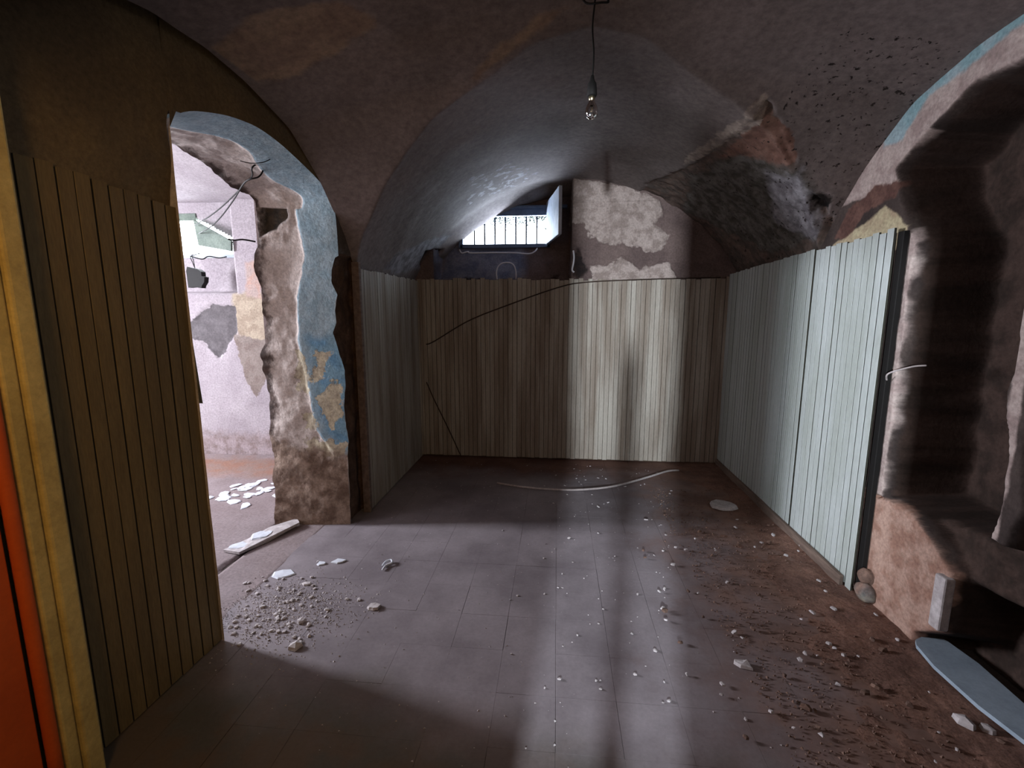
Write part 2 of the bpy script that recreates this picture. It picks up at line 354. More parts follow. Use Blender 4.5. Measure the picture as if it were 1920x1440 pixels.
# ---- window 1: frame, bars, open shutter
win = empty('window_1', (-.55, 5.0, 2.17)); win['kind'] = 'structure'
def child_boxes(name, bs, m, root, bevel=0):
    lx, ly, lz = root.location
    return boxes(name, [(a-lx, b-lx, c-ly, d-ly, e2-lz, f-lz) for a, b, c, d, e2, f in bs], m, root, bevel=bevel)
y0, y1 = 4.955, 5.01
child_boxes('frame_rail', [(WX0-.03, WX1+.03, y0, y1, WZ1-.045, WZ1+.02)], M['frame'], win, .004)
child_boxes('frame_rail', [(WX0-.03, WX1+.03, y0, y1, WZ0-.03, WZ0+.008)], M['frame'], win, .004)
child_boxes('frame_stile', [(WX0-.045, WX0, y0, y1, WZ0-.03, WZ1+.02)], M['frame'], win, .004)
child_boxes('frame_stile', [(WX1, WX1+.03, y0, y1, WZ0-.03, WZ1+.02)], M['frame'], win, .004)
for k in range(7):
    bx = WX0+(k+1)*(WX1-WX0)/8
    bm_ = tube('bar', [(bx+.55, .035, .0), (bx+.55, .035, WZ1-2.17)], .0085, M['iron'], win)
def leaf(name, a, b, t, z0, z1, m, root, parent=None):
    """upright slab from point a to b (xy), thickness t towards the left of a->b"""
    a = Vector((a[0], a[1], 0)); b = Vector((b[0], b[1], 0)); d = (b-a).normalized(); nn = Vector((-d.y, d.x, 0))*t
    V = [p-Vector((root.location.x, root.location.y, root.location.z))+Vector((0, 0, z)) for z in (z0, z1) for p in (a, b, b+nn, a+nn)]
    o = link(name, mesh(name, V, [(3, 2, 1, 0), (4, 5, 6, 7), (0, 1, 5, 4), (1, 2, 6, 5), (2, 3, 7, 6), (3, 0, 4, 7)]), m, parent or root)
    md = o.modifiers.new('bevel', 'BEVEL'); md.width = .003; return o
A_, B_ = Vector((WX1+.012, 4.945)), Vector((.02, 4.30)); dd = (B_-A_)
sh = leaf('shutter', A_, B_, -.022, 2.165, 2.575, M['shutter'], win)
leaf('shutter_rail', A_, B_, .008, 2.165, 2.205, M['shutter'], win, sh); leaf('shutter_rail', A_, B_, .008, 2.535, 2.575, M['shutter'], win, sh)
leaf('shutter_stile', A_, A_+dd*.09, .008, 2.205, 2.535, M['shutter'], win, sh); leaf('shutter_stile', A_+dd*.91, B_, .008, 2.205, 2.535, M['shutter'], win, sh)
child_boxes('lintel', [(WX0-.2, WX1+.2, 4.93, 4.99, WZ1+.018, WZ1+.05)], M['frame'], win, .004)

# foliage outside
V = []; Fs = []
rs = np.random.RandomState(5)
for i in range(2600):
    cxx = rs.uniform(-1.25, .1); czz = 2.535-abs(rs.normal(0, .06))*(1.25-abs((cxx+.45)/1.2)); cyy = 5.2+rs.uniform(-.05, .05)
    a = rs.rand(3)*6.28; s = rs.uniform(.009, .020)
    t = np.array([math.cos(a[0]), math.sin(a[0])*.3, math.sin(a[0])]); b = np.array([-math.sin(a[0])*.5, math.cos(a[1]), math.cos(a[0])*.5])
    c = np.array([cxx, cyy, czz]); k = len(V)
    V += [c-t*s, c+b*s*.5, c+t*s, c-b*s*.5]; Fs.append((k, k+1, k+2, k+3))
fo = link('hanging_foliage', mesh('foliage', V, Fs), M['leaf'])
tag(fo, 'dark leaves hanging across the top of the barred window outside', 'foliage', kind='stuff')

# ---- left wall: arch wall, opening between y=1.8 and y=3.0
def xw(y): return -1.42-.08*np.clip((3.0-y)/1.2, 0, 1.8)
OP = [(1.80, 0), (1.80, 2.20), (1.84, 2.277), (2.031, 2.342), (2.227, 2.383), (2.415, 2.377), (2.632, 2.326), (2.836, 2.266), (2.95, 2.215), (3.0, 2.13), (3.0, 1.85), (3.0, 0)]
OB = [(1.86, 0), (1.86, 2.12), (1.92, 2.20), (2.06, 2.27), (2.23, 2.315), (2.408, 2.33), (2.62, 2.292), (2.859, 2.262), (2.97, 2.233), (3.01, 2.16), (3.0, 1.9), (2.94, 0)]
def resamp(P, n):
    P = np.array(P, float); d = np.concatenate([[0], np.cumsum(np.hypot(*np.diff(P, axis=0).T))])
    # common parameter: vertex index so that front and back curves pair up
    t = np.linspace(0, len(P)-1, n); return np.stack([np.interp(t, np.arange(len(P)), P[:, 0]), np.interp(t, np.arange(len(P)), P[:, 1])], -1)
tt = np.concatenate([np.linspace(0, 1, 60, endpoint=False), np.linspace(1, 10, 170, endpoint=False), np.linspace(10, 11, 180)])
def at(P): P = np.array(P, float); return np.interp(tt, np.arange(len(P)), P[:, 0]), np.interp(tt, np.arange(len(P)), P[:, 1])
fy, fz = at(OP); by, bz = at(OB)
ker = np.ones(23)/23; sel = (tt > 1.9) & (tt < 9.4)
fy, fz, by, bz = [np.where(sel, np.convolve(np.pad(q, 11, 'edge'), ker, 'valid'), q) for q in (fy, fz, by, bz)]
def chipc(z): return np.interp(z, [0, .3, .5, .6, .85, 1.0, 1.1, 1.18, 1.25, 1.35, 1.42, 1.50, 1.6, 1.68, 1.76, 1.82, 1.88], [.02, .01, .015, 0, .02, 0, 0, .02, .04, .065, .04, .045, .02, .055, .05, .03, 0])+.010*np.maximum(0, fbm(z, 0, 0, 14, 3))*(z < 1.86)
ws = np.linspace(0, 1, 80)
Yg = fy[:, None]*(1-ws)+by[:, None]*ws; Zg = fz[:, None]*(1-ws)+bz[:, None]*ws
Xg = xw(fy)[:, None]*(1-ws)+(-1.97)*ws*np.ones_like(fy)[:, None]
far = (tt > 8.8)[:, None]*np.ones_like(ws)
Xg = Xg-np.where(tt > 10, chipc(fz), 0)[:, None]*(1-ws)**3
# depth of wall where blue paint ends (distance from the front corner)
across = (xw(fy)[:, None]-Xg)
zedge = np.interp(Zg, [0, .45, .7, 1.07, 1.3, 1.58, 1.85, 2.12, 2.3], [.05, .07, .23, .27, .31, .30, .23, .27, .24])
zedge = np.where(far > 0, zedge, .24+.04*np.sin(tt*2.1)[:, None])
blue = zedge-across
low = np.where(far > 0, .52-Zg+.25*(across-.1), -1.0)
blue = np.minimum(blue, np.where(far > 0, Zg-.50+.2*(-across), 1))
deep = np.where(far > 0, np.minimum(1.32-Zg, blue-.05), -1)
peel = np.where(far > 0, sdmany(Xg, Zg, [[(-1.587, 1.25), (-1.52, 1.22), (-1.579, 1.042), (-1.669, 1.0)], [(-1.605, .95), (-1.455, 1.03), (-1.45, .80), (-1.525, .69), (-1.611, .857)],
        [(-1.723, .79), (-1.644, .82), (-1.65, .69), (-1.728, .69)], [(-1.73, 1.25), (-1.66, 1.12), (-1.69, .93), (-1.774, .98)], [(-1.60, .62), (-1.44, .60), (-1.45, .5), (-1.7, .45), (-1.75, .62)]]), -1)
hole = np.where(far > 0, sdpoly(Xg, Zg, [(-1.94, 2.20), (-1.764, 2.175), (-1.75, 2.104), (-1.842, 2.022), (-1.95, 1.99)]), -1)
stone = smooth(-blue, -.01, .02)
dn = stone*(.022*fbm(Xg, Yg, Zg, 5, 4)+.012)+.004*fbm(Xg, Yg, Zg, 4, 3)+.055*smooth(hole+.016*fbm(Xg, Yg, Zg, 16), -.01, .03)
edge = ws[None, :]**6
gy = np.gradient(fy)[:, None]; gz = np.gradient(fz)[:, None]; gl_ = np.hypot(gy, gz)+1e-9
ny = -gz/gl_; nzz = gy/gl_                                         # outward from the opening (into masonry)
rag = edge*(.085*fbm(Xg*.3, Yg, Zg, 4.5, 5))
lowb = np.where(far > 0, smooth(.55-Zg, 0, .5), 0)*.03
Pg = np.stack([Xg-.0*rag-edge*.05*fbm(0*Xg, Yg, Zg, 5, 4), Yg+ny*(dn+rag)*1.0-(lowb*.6)*far, Zg+nzz*(dn+rag)], -1)
Pg[..., 0] += .006*fbm(Xg, Yg, Zg, 16, 3)*(ws[None, :] > .02)
blue = np.where(tt[:, None] < 1.6, -1, blue)
grid('trim_1', Pg, dict(blue=blue, deep=deep, peel=peel, low=low, hole=hole, torn=np.minimum((ws[None, :]-.93)*.6+0*Xg, -blue-.02)), M['stone'], flip=False, label='thick arched reveal with blue paint and broken stone edge')
# wall face above the arch (columns between y=1.8 and 3.0)
yy = fy[(tt >= 1) & (tt <= 10)]; zz = fz[(tt >= 1) & (tt <= 10)]
yy = np.maximum.accumulate(yy+np.arange(len(yy))*1e-6)
v = np.linspace(0, 1, 50)
Yc = yy[:, None]*np.ones_like(v); Zc = zz[:, None]*(1-v)+3.1*v
Xc = xw(Yc)+.006*fbm(Yc, Zc, 0, 5)*smooth(v[None, :]*np.ones_like(Yc), 0, .05)
grid('wall_left_arch', np.stack([Xc, Yc, Zc], -1), {}, M['nearplaster'], flip=False)
# torn face between the arch corner and the panelling, and the wall behind the panelling
ys = np.arange(3.0, 4.70, .012); zs = np.arange(0, 3.12, .012)
Yc, Zc = np.meshgrid(ys, zs, indexing='ij')
torn = smooth(3.30-Yc, 0, .06)*smooth(1.88-Zc, 0, .04)*smooth(Yc-3.0, 0, .014)
Xc = -1.42-np.maximum(torn*(.045+.025*fbm(Yc, Zc, 0, 7, 4)), chipc(Zc)*smooth(3.2-Yc, 0, .1))+.004*fbm(Yc, Zc, 1, 8)*(Yc > 3.02)
M['leftface'] = mat('left_wall_face', lin(100, 90, 82), lin(82, 72, 64), s1=4, layers=[('blue', lin(98, 122, 140), lin(118, 138, 152), .0, 10, .004, .3), ('torn', lin(76, 58, 47), lin(98, 76, 62), .0, 8, .01, 0)], bump=.6, bdist=.02)
grid('wall_left', np.stack([Xc, Yc, Zc], -1), dict(blue=-1+0*Zc, torn=torn-.2), M['leftface'], flip=False)
# back faces toward the side room and the solid pier near the camera
boxes('wall_left_back_face', [(-1.99, -1.96, 3.03, 4.6, -.02, 3.15)], M['side'], kind='structure')
boxes('wall_left_near_back_face', [(-1.99, -1.96, -.5, 1.86, -.02, 3.15)], M['side'], kind='structure')
zs = np.arange(2.26, 3.13, .02)
boxes('wall_left_arch_back_face', [(-1.99, -1.97, 1.8, 3.05, 2.36, 3.15)], M['side'], kind='structure')
# near pier face
ys = np.arange(-.5, 1.835, .015); zs = np.arange(0, 3.12, .015)
Yc, Zc = np.meshgrid(ys, zs, indexing='ij')
Xc = -1.555+.05*smooth(Zc, 1.72, 2.15)*smooth(Yc, 1.0, 1.8)+.012*fbm(Yc, Zc, 2, 3, 4)
Yj = Yc+np.where(Yc > 1.7, (Yc-1.7)/.13*(.06*fbm(0*Zc, Zc, 4, 4, 4)-.02), 0)
grid('wall_left_near', np.stack([Xc, Yj, Zc], -1), {}, M['nearplaster'], flip=False)
# the return of the near pier
zs2 = zs; xx = np.linspace(0, 1, 20)
Xr = Xc[-1][:, None]*(1-xx)+(-1.99)*xx; Yr = Yj[-1][:, None]+0*xx+.02*fbm(Xr, zs2[:, None]+0*xx, 3, 5, 3)*xx; Zr = zs2[:, None]+0*xx
grid('trim_2', np.stack([Xr, Yr, Zr], -1), dict(blue=-1+0*Xr, deep=-1+0*Xr, peel=-1+0*Xr, low=-1+0*Xr, hole=-1+0*Xr, torn=-1+0*Xr), M['stone'], flip=True)

# ---- right wall: ruined face with a broken niche
ys = np.concatenate([np.arange(-.5, 1.3, .03), np.arange(1.3, 2.9, .006), np.arange(2.9, 3.45, .012)]); zs = np.concatenate([np.arange(-.01, 2.62, .0065), np.arange(2.63, 3.13, .03)])
Yc, Zc = np.meshgrid(ys, zs, indexing='ij')
N1 = sdpoly(Yc, Zc, [(2.392, .58), (2.405, 1.2), (2.40, 1.80), (2.47, 1.90), (2.60, 2.19), (2.41, 2.300), (2.184, 2.403), (1.987, 2.385), (1.80, 2.33), (1.84, 1.7), (1.845, 1.3), (1.80, .80), (1.83, .60), (2.1, .56)])
N2 = sdpoly(Yc, Zc, [(1.765, .62), (1.72, .8), (1.775, 1.3), (1.77, 1.75), (1.70, 2.2), (1.2, 2.2), (.8, 1.9), (.8, .62)])
N3 = sdpoly(Yc, Zc, [(2.43, .56), (2.23, .585), (2.09, .525), (1.965, .425), (1.955, .16), (2.10, .06), (2.14, -.1), (.4, -.1), (.4, .64), (2.2, .64)])
rg = .026*fbm(Yc, Zc, 3, 6, 3)
D = .34*smooth(np.maximum(N1, N2)+rg, -.004, .055)
D = np.maximum(D, (.10+.22*smooth(.42-Zc, 0, .12)*smooth(1.98+.14*smooth(.14-Zc, 0, .1)-Yc, 0, .05)+.05*fbm(Yc, Zc, 8, 6, 4))*smooth(N3+rg, -.006, .02))
D = D+(.05*fbm(Yc, Zc, 5, 4, 3))*smooth(D, .05, .2)+.005*fbm(Yc, Zc, 9, 6, 2)
# rubble swelling at the foot of the cavity
D = np.clip(D-.11*smooth(.30-Zc, 0, .28)*smooth(D, .1, .25)*(.6+.6*fbm(Yc, Zc, 7, 3, 3)), 0, .6)
face = np.minimum(-np.maximum(np.maximum(N1, N2), N3), np.minimum(Yc-1.0, 3.3-Yc))
Xr = 1.64+D
att = dict(face=np.maximum(np.minimum(face, Zc-2.1), np.maximum(np.minimum(np.minimum(2.440-Yc, Yc-2.400), Zc-.58), np.minimum(np.minimum(1.835-Yc, Yc-1.785), 1.85-Zc))*1.0),
    cream=sdpoly(Yc, Zc, [(3.076, 1.887), (2.791, 1.96), (2.636, 2.024), (2.464, 1.899), (2.46, 1.80), (3.067, 1.80)]),
    brown=sdpoly(Yc, Zc, [(3.06, 1.919), (2.96, 2.056), (2.737, 2.138), (2.541, 2.114), (2.564, 2.046), (2.801, 2.018), (2.875, 1.918)]),
    blue=sdpoly(Yc, Zc, [(2.711, 2.44), (2.567, 2.457), (2.313, 2.563), (2.0, 2.63), (1.8, 2.63), (2.0, 2.52), (2.427, 2.442), (2.568, 2.307), (2.70, 2.32)]),
    sill=np.minimum(sdpoly(Yc, Zc, [(2.52, .57), (2.229, .585), (2.09, .52), (1.955, .42), (1.955, -.1), (2.52, -.1)]), .03-D+.03),
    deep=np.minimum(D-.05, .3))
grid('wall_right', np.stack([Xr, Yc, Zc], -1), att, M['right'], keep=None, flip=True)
boxes('wall_right_far', [(1.66, 1.8, 2.9, 4.7, -.02, 3.15)], M['brownwall'], kind='structure')
boxes('wall_right_outer', [(2.3, 2.4, -3.9, 5.3, -.02, 3.2)], M['darkplaster'], kind='structure')

# ---- floor: bed + individual tiles
boxes('floor', [(-1.97, 2.35, -3.9, 5.1, -.12, -.016)], M['sub'], kind='structure')
flo = bpy.data.objects['floor']
TW = .235
v, f = box_data(-TW/2+.0002, TW/2-.0002, -TW/2+.0002, TW/2-.0002, -.02, 0)
tm = mesh('tile', v, f); tm.materials.append(M['tile'])
for i in range(-7, 8):
    for j in range(4, 20):
        x = .015+(i+.5)*TW; y = j*TW+.10
        if x < -1.58 or x > 1.75 or y > 4.66 or y < 1.1: continue
        o = bpy.data.objects.new('tile', tm); COL.objects.link(o); o.parent = flo
        o.location = (x, y, random.uniform(-.0006, .0002)); o.rotation_euler = (random.uniform(-.0006, .0006), random.uniform(-.0006, .0006), 0)
        o.scale = (random.choice((1, 1, .997, .992)), random.choice((1, 1, 1, .995)), 1)
# threshold and side-room floor
ys = np.linspace(.6, 4.5, 200); xs = np.linspace(-5.65, -1.52, 220)
X, Y = np.meshgrid(xs, ys, indexing='ij')
crk = np.abs(X+1.90+.10*fbm(Y, 0, 0, 1.5)-.12*(2.9-Y)*0)
Z = .004*fbm(X, Y, 0, 4, 4)-.012-.03*smooth(-np.abs(X+1.93+.05*fbm(Y, 1, 0, 3, 3)), -.018, -.004)*smooth(Y, 2.2, 2.4)
grid('floor_side_room', np.stack([X, Y, Z+.012*(X < -1.6)], -1), dict(rust=np.minimum(.25-np.abs(Y-4.1), X+4.0)), M['sidefloor'], flip=False)
# earth spread over the right of the floor
xs = np.linspace(-.2, 1.66, 180); ys = np.linspace(1.1, 4.62, 300)
X, Y = np.meshgrid(xs, ys, indexing='ij')
hgt = -.016+.024*smooth(X-(1.15+.05*(Y-2)), -.45, .45)+.012*smooth(Y, 3.95, 4.6)*smooth(X, .2, 1.2)+.010*fbm(X, Y, 0, 4.5, 5)+.006*fbm(X, Y, 3, 16, 4)
so = grid('earth_spread', np.stack([X, Y, hgt], -1), {}, M['soil'], flip=False, kind=None)
tag(so, 'thin spread of reddish earth over the floor along the right side', 'earth', kind='stuff')

# ---- side room shell
xs = np.unique(np.concatenate([np.arange(-5.65, -1.94, .015), [-4.45, -3.20]])); zs = np.unique(np.concatenate([np.arange(0, 3.12, .015), [2.06, 2.44, 1.68]]))
X, Z = np.meshgrid(xs, zs, indexing='ij')
inn = np.minimum(np.minimum(X+4.5, -3.19-X), Z-1.68)
hd = np.where(Z > 2.44, smooth(2.8-Z-.8*np.maximum(0, X+3.9)*0, 0, .36), 1)
Yb = 4.45+.16*smooth(inn, -.006, .006)*hd+.006*fbm(X, Z, 0, 5, 4)
cx = .5*(X[:-1, :-1]+X[1:, 1:]); cz = .5*(Z[:-1, :-1]+Z[1:, 1:])
keep = ~((cx > -4.45) & (cx < -3.20) & (cz > 2.06) & (cz < 2.44) & (cz < 2.17+(-3.17-cx)*.52))
GR = sdpoly(X, Z, [(-3.75, 1.38), (-3.691, 1.404), (-3.442, 1.574), (-3.217, 1.537), (-3.212, 1.298), (-3.378, 1.081), (-3.443, 1.009), (-3.599, 1.188), (-3.75, 1.242)])
BE = sdpoly(X, Z, [(-3.262, 1.25), (-2.80, 1.20), (-2.80, .867), (-2.95, .80), (-3.074, .616), (-3.149, .754), (-3.191, .919)])
grid('wall_side_room_back', np.stack([X, Yb+.012*smooth(GR+.02*fbm(X, Z, 0, 12), -.006, .006), Z], -1),
     dict(cream=sdpoly(X, Z, [(-3.232, 1.668), (-2.6, 1.7), (-2.6, 1.193), (-3.186, 1.191), (-3.25, 1.405)]), grey=GR, beige=BE,
          peach=sdpoly(X, Z, [(-3.064, 1.971), (-2.896, 1.985), (-2.934, 1.615), (-3.082, 1.642)]), low=.22-Z), M['side'], keep=keep, flip=True)
boxes('wall_side_room_outer', [(-5.8, -5.66, .4, 2.40, -.02, 3.2), (-5.8, -5.66, 3.06, 4.8, -.02, 3.2), (-5.8, -5.66, 2.3, 3.2, -.02, 1.3), (-5.8, -5.66, 2.3, 3.2, 2.4, 3.2), (-5.8, -1.96, .4, .58, -.02, 3.2),
      (-4.9, -4.45, 4.62, 4.8, 0, 3.2), (-3.20, -1.95, 4.62, 5.1, 0, 3.2), (-4.5, -3.1, 4.63, 4.8, 0, 2.06), (-4.5, -3.1, 4.63, 4.8, 2.44, 3.2), (-5.8, -4.8, 4.5, 4.8, 0, 3.2)], M['side'], kind='structure')
boxes('floor_side_room_bed', [(-5.8, -1.9, .4, 5.1, -.12, -.06)], M['sub'], kind='structure')
xs = np.linspace(-5.65, -1.97, 80); ys = np.linspace(.55, 4.64, 80)
X, Y = np.meshgrid(xs, ys, indexing='ij')
Z = 2.98-.42*smooth(Y, 2.9, 4.6)-.5*np.clip(np.abs(X+3.6)/2.0, 0, 1)**3+.012*fbm(X, Y, 0, 2, 4)
neg = -1+0*X
grid('ceiling_side_room', np.stack([X, Y, Z], -1), dict(cream=neg, grey=neg, beige=neg, peach=neg, low=neg), M['side'], flip=False)
# ---- side-room window with its slanting open shutter
w2 = empty('window_2', (-3.8, 4.62, 2.06)); w2['kind'] = 'structure'
child_boxes('frame_rail', [(-4.45, -3.66, 4.60, 4.66, 2.40, 2.47)], M['greenshut'], w2, .003)
child_boxes('frame_rail', [(-4.45, -3.18, 4.60, 4.66, 2.03, 2.065)], M['shutter'], w2, .003)
S1 = [(-3.649, 4.55, 2.398), (-3.172, 4.42, 2.167), (-3.182, 4.42, 2.071), (-3.619, 4.55, 2.149)]
V = [Vector(p)-w2.location for p in S1]; V += [p+Vector((.005, .02, 0)) for p in V]
link('shutter', mesh('shutter', V, [(0, 1, 2, 3), (7, 6, 5, 4), (0, 4, 5, 1), (1, 5, 6, 2), (2, 6, 7, 3), (3, 7, 4, 0)]), M['greenshut'], w2)

# ---- unseen mask behind the camera, openings cut to shape rear light; closing box beyond
boxes('rear_light_mask', [(-2.0, -.268, -.48, -.46, 0, 3.15), (.045, .320, -.48, -.46, 0, 3.15), (.535, 2.3, -.48, -.46, 0, 3.15), (.30, .60, -.48, -.46, 0, .88), (.30, .60, -.48, -.46, 1.72, 3.15), (-.3, .1, -.48, -.46, 2.02, 3.15)], M['darkplaster'], kind='structure')  # unseen screen, gaps placed so the rear lamp throws separate light lanes
boxes('shadow_post', [(-.118, -.070, -.48, -.46, 0, 1.46)], M['wood'], kind='structure')  # unseen post added to throw the dark stripe along the floor
boxes('rear_leak_box', [(-2.2, -2.0, -3.9, -.5, 0, 3.15), (-2.2, 2.4, -3.9, -3.8, 0, 3.15)], M['darkplaster'], kind='structure')  # unseen box added to keep sky light from leaking in behind

# ================================================================== PANELLING
def plank_mesh(name, w, t=.012, c=.0045, m=None):
    pr = [(-w/2, 0), (-w/2, t-c), (-w/2+c, t), (w/2-c, t), (w/2, t-c), (w/2, 0)]
    V = [(a, -b, z) for z in (0, 1) for a, b in pr]; n = len(pr)
    Fs = [(i, (i+1) % n, (i+1) % n+n, i+n) for i in range(n)]+[tuple(range(n))[::-1], tuple(range(n, 2*n))]
    me = mesh(name, V, Fs); me.materials.append(m); me.materials.append(M['groove'])
    for i in (0, 4, 5): me.polygons[i].material_index = 1
    return me
def panelling(label, start, end, w, z0, z1, m, jag=.006, curve=0):
    """row of planks from start to end (xy); front face on the left-hand normal rotated to the room"""
    a = Vector((start[0], start[1], 0)); b = Vector((end[0], end[1], 0)); d = b-a; n = int(round(d.length/w)); w = d.length/n
    root = empty('wall_panelling', (a+b)/2); tag(root, label, 'wall panelling')
    me = plank_mesh('plank', w-(.0052 if z1(0) > 1.8 else .003), c=.0012, m=m); ang = math.atan2(d.y, d.x)
    for i in range(n):
        t = (i+.5)/n; p = a+d*t
        o = bpy.data.objects.new('plank', me); COL.objects.link(o); o.parent = root
        zb = z0(t)+random.uniform(0, jag*.6); zt = z1(t)+random.uniform(-jag, jag)
        nrm = Vector((math.sin(ang), -math.cos(ang), 0))
        o.location = p-root.location+Vector((0, 0, zb))+nrm*(random.uniform(-.0012, .0012)+curve*math.sin(t*9.0)*.5)
        o.rotation_euler = (0, random.uniform(-.0008, .0008), ang); o.scale = (1, 1, zt-zb)
    return root
P_back = panelling('long wall panelling of narrow dirty planks below the barred window', (-1.385, 4.605), (1.60, 4.605), .0455, lambda t: .012, lambda t: 1.795+.008*math.sin(t*7), M['panel_back'], .012)
P_left = panelling('short panelling of narrow planks on the left wall beyond the blue arch', (-1.39, 3.235), (-1.385, 4.60), .05, lambda t: .01, lambda t: 1.79+.06*max(0, .15-t)/.15*0, M['panel_back'], .005)
# right wall: front towards -x ; run from far to near so the normal points into the room
P_r2 = panelling('pale green plank panelling at the far end of the right wall, past the notch', (1.595, 4.60), (1.60, 3.16), .052, lambda t: .03, lambda t: 1.83+.045*t, M['panel'], .004, .003)
P_r1 = panelling('brightly lit pale green plank panelling on the right wall beside the broken niche', (1.60, 3.145), (1.605, 2.475), .052, lambda t: .02 if t < .93 else .0, lambda t: 1.862+.02*t, M['panel'], .008, .002)
P_n = panelling('dark olive plank panelling on the pier beside the orange door', (-1.545, 1.20), (-1.525, 1.805), .055, lambda t: .005, lambda t: 1.95-.05*t, M['panel_near'], .006, .001)

# splintered plank end standing off the edge of the near pier
pv = [(-1.532, 1.80, 1.12), (-1.532, 1.856, 1.10), (-1.532, 1.838, 1.34), (-1.532, 1.815, 1.62), (-1.532, 1.80, 1.64)]
V = [(0, b-1.82, c-1.12) for a, b, c in pv]+[(-.014, b-1.82, c-1.12) for a, b, c in pv]
o = link('splintered_plank', mesh('splintered_plank', V, [(0, 1, 2, 3, 4), (9, 8, 7, 6, 5)]+[(i, i+5, (i+1) % 5+5, (i+1) % 5) for i in range(5)]), M['panel_near']); o.location = (-1.530, 1.82, 1.12)
tag(o, 'splintered pointed plank end sticking out of the near pier edge at the arch', 'plank')
# vertical cover strips, skirting and the gap shade strip
def thing_box(name, label, cat, bs, m, bevel=.003):
    x = sum((b[0]+b[1])/2 for b in bs)/len(bs); y = sum((b[2]+b[3])/2 for b in bs)/len(bs); z = min(b[4] for b in bs)
    o = boxes(name, [(b[0]-x, b[1]-x, b[2]-y, b[3]-y, b[4]-z, b[5]-z) for b in bs], m, bevel=bevel); o.location = (x, y, z)
    return tag(o, label, cat)
thing_box('cover_strip', 'upright brown wooden strip edging the panelling next to the torn arch corner', 'strip', [(-1.425, -1.372, 3.195, 3.232, 0, 1.83)], M['wood'])
thing_box('cover_strip', 'thin upright strip in the far left corner where two panellings meet', 'strip', [(-1.385, -1.362, 4.565, 4.590, .02, 1.76)], M['panel_back'])
sk = thing_box('skirting_board', 'grey wooden skirting board along the foot of the right-hand panelling', 'skirting', [(1.565, 1.588, 2.53, 4.58, 0.0, .062)], M['wood'], .004)
thing_box('gap_shade_strip', 'dark upright strip standing in for the shaded gap behind the lit right-hand panelling', 'shade strip', [(1.612, 1.638, 2.436, 2.474, .06, 1.87)], M['black'])  # black strip in place of the shade inside the gap behind the planks

# ================================================================== DOOR, near left
d1 = empty('door_1', (-1.5, .7, 0)); d1['kind'] = 'structure'
child_boxes('door_leaf', [(-1.54, -1.485, .15, 1.045, .01, 2.0)], M['door'], d1, .004)
child_boxes('door_panel', [(-1.486, -1.474, .25, .90, .2, .95)], M['door'], d1, .006)
child_boxes('door_panel', [(-1.486, -1.474, .25, .90, 1.1, 1.85)], M['door'], d1, .006)
o = tube('door_moulding', [(-1.478+1.5, 1.068-.7, z) for z in np.linspace(.05, 1.62, 12)], .017, M['door'], d1, 10)
child_boxes('door_casing', [(-1.545, -1.462, 1.09, 1.128, 0, 2.4)], M['casing'], d1, .006)
child_boxes('door_casing', [(-1.545, -1.450, 1.132, 1.186, 0, 2.4)], M['casing'], d1, .008)

# ================================================================== LAMP
zt = 2.74
lamp = empty('pendant_bulb', (.122, 2.0, 2.28)); tag(lamp, 'bare clear light bulb hanging on a dark cord from the vault crown', 'light bulb')
tube('cord', spline([(.0, .04, zt-2.28+.06), (.006, .012, .42), (-.004, .004, .30), (.003, 0, .20), (0, 0, .11)], 6), .0035, M['black'], lamp)
lathe('socket', [(.001, .125), (.006, .122), (.009, .105), (.017, .092), (.019, .07), (.020, .052), (.017, .046), (.001, .046)], M['black'], lamp, (0, 0, 0))
lathe('bulb_cap', [(.001, .05), (.0125, .05), (.0125, .036), (.010, .03)], br, lamp, (0, 0, 0))
lathe('bulb_glass', [(.010, .034), (.012, .026), (.018, .016), (.0235, .004), (.025, -.008), (.0235, -.020), (.018, -.029), (.009, -.0345), (.0005, -.036)], gl, lamp, (0, 0, 0), 32)
tube('filament', [(-.006, 0, .03), (-.008, 0, .0), (-.004, 0, .004), (0, 0, 0), (.004, 0, .004), (.008, 0, .0), (.006, 0, .03)], .0007, br, lamp, 5)

# loose wires at the crown pocket
lw = tube('loose_wire', spline([(.06, 2.0, 2.72), (.09, 2.02, 2.67), (.15, 2.0, 2.655), (.18, 2.04, 2.68), (.16, 2.08, 2.73)], 6), .004, M['black'])
tag(lw, 'short dark wire end sticking out of the crown pocket above the bulb', 'wire')

# wires hanging in the arch
A1 = Vector((-1.70, 2.65, 2.285)); E1 = Vector((-3.62, 4.50, 2.33)); A2 = Vector((-1.72, 2.60, 2.245)); E2 = Vector((-3.58, 4.52, 2.26))
w = tube('loose_wire', spline([A1+Vector((-.01, .02, .035)), A1+Vector((-.012, .0, .03)), A1+Vector((-.03, -.01, .006))]+[A1.lerp(E1, q)+Vector((0, 0, -.04*math.sin(math.pi*q))) for q in (.06, .2, .4, .6, .8, 1)], 6), .0045, M['black'])
tag(w, 'long dark wire stretched from the arch soffit to the side-room window', 'wire')
w = tube('loose_wire', spline([A1+Vector((-.006, .022, .033)), A1+Vector((0, .05, .02)), A1+Vector((-.012, .02, -.03))]+[A2.lerp(E2, q)+Vector((0, 0, -.06*math.sin(math.pi*q))) for q in (.05, .2, .4, .6, .8, 1)], 6), .0045, M['black'])
tag(w, 'looped dark wire with a bent end under the arch, just below the long wire', 'wire')
w = tube('loose_wire', spline([(-1.56, 2.62, 2.37), (-1.585, 2.60, 2.33), (-1.60, 2.56, 2.30), (-1.63, 2.53, 2.285), (-1.67, 2.52, 2.285), (-1.70, 2.50, 2.29)], 8), .0024, M['black'])
tag(w, 'fine curled wire against the blue paint of the arch soffit', 'wire')
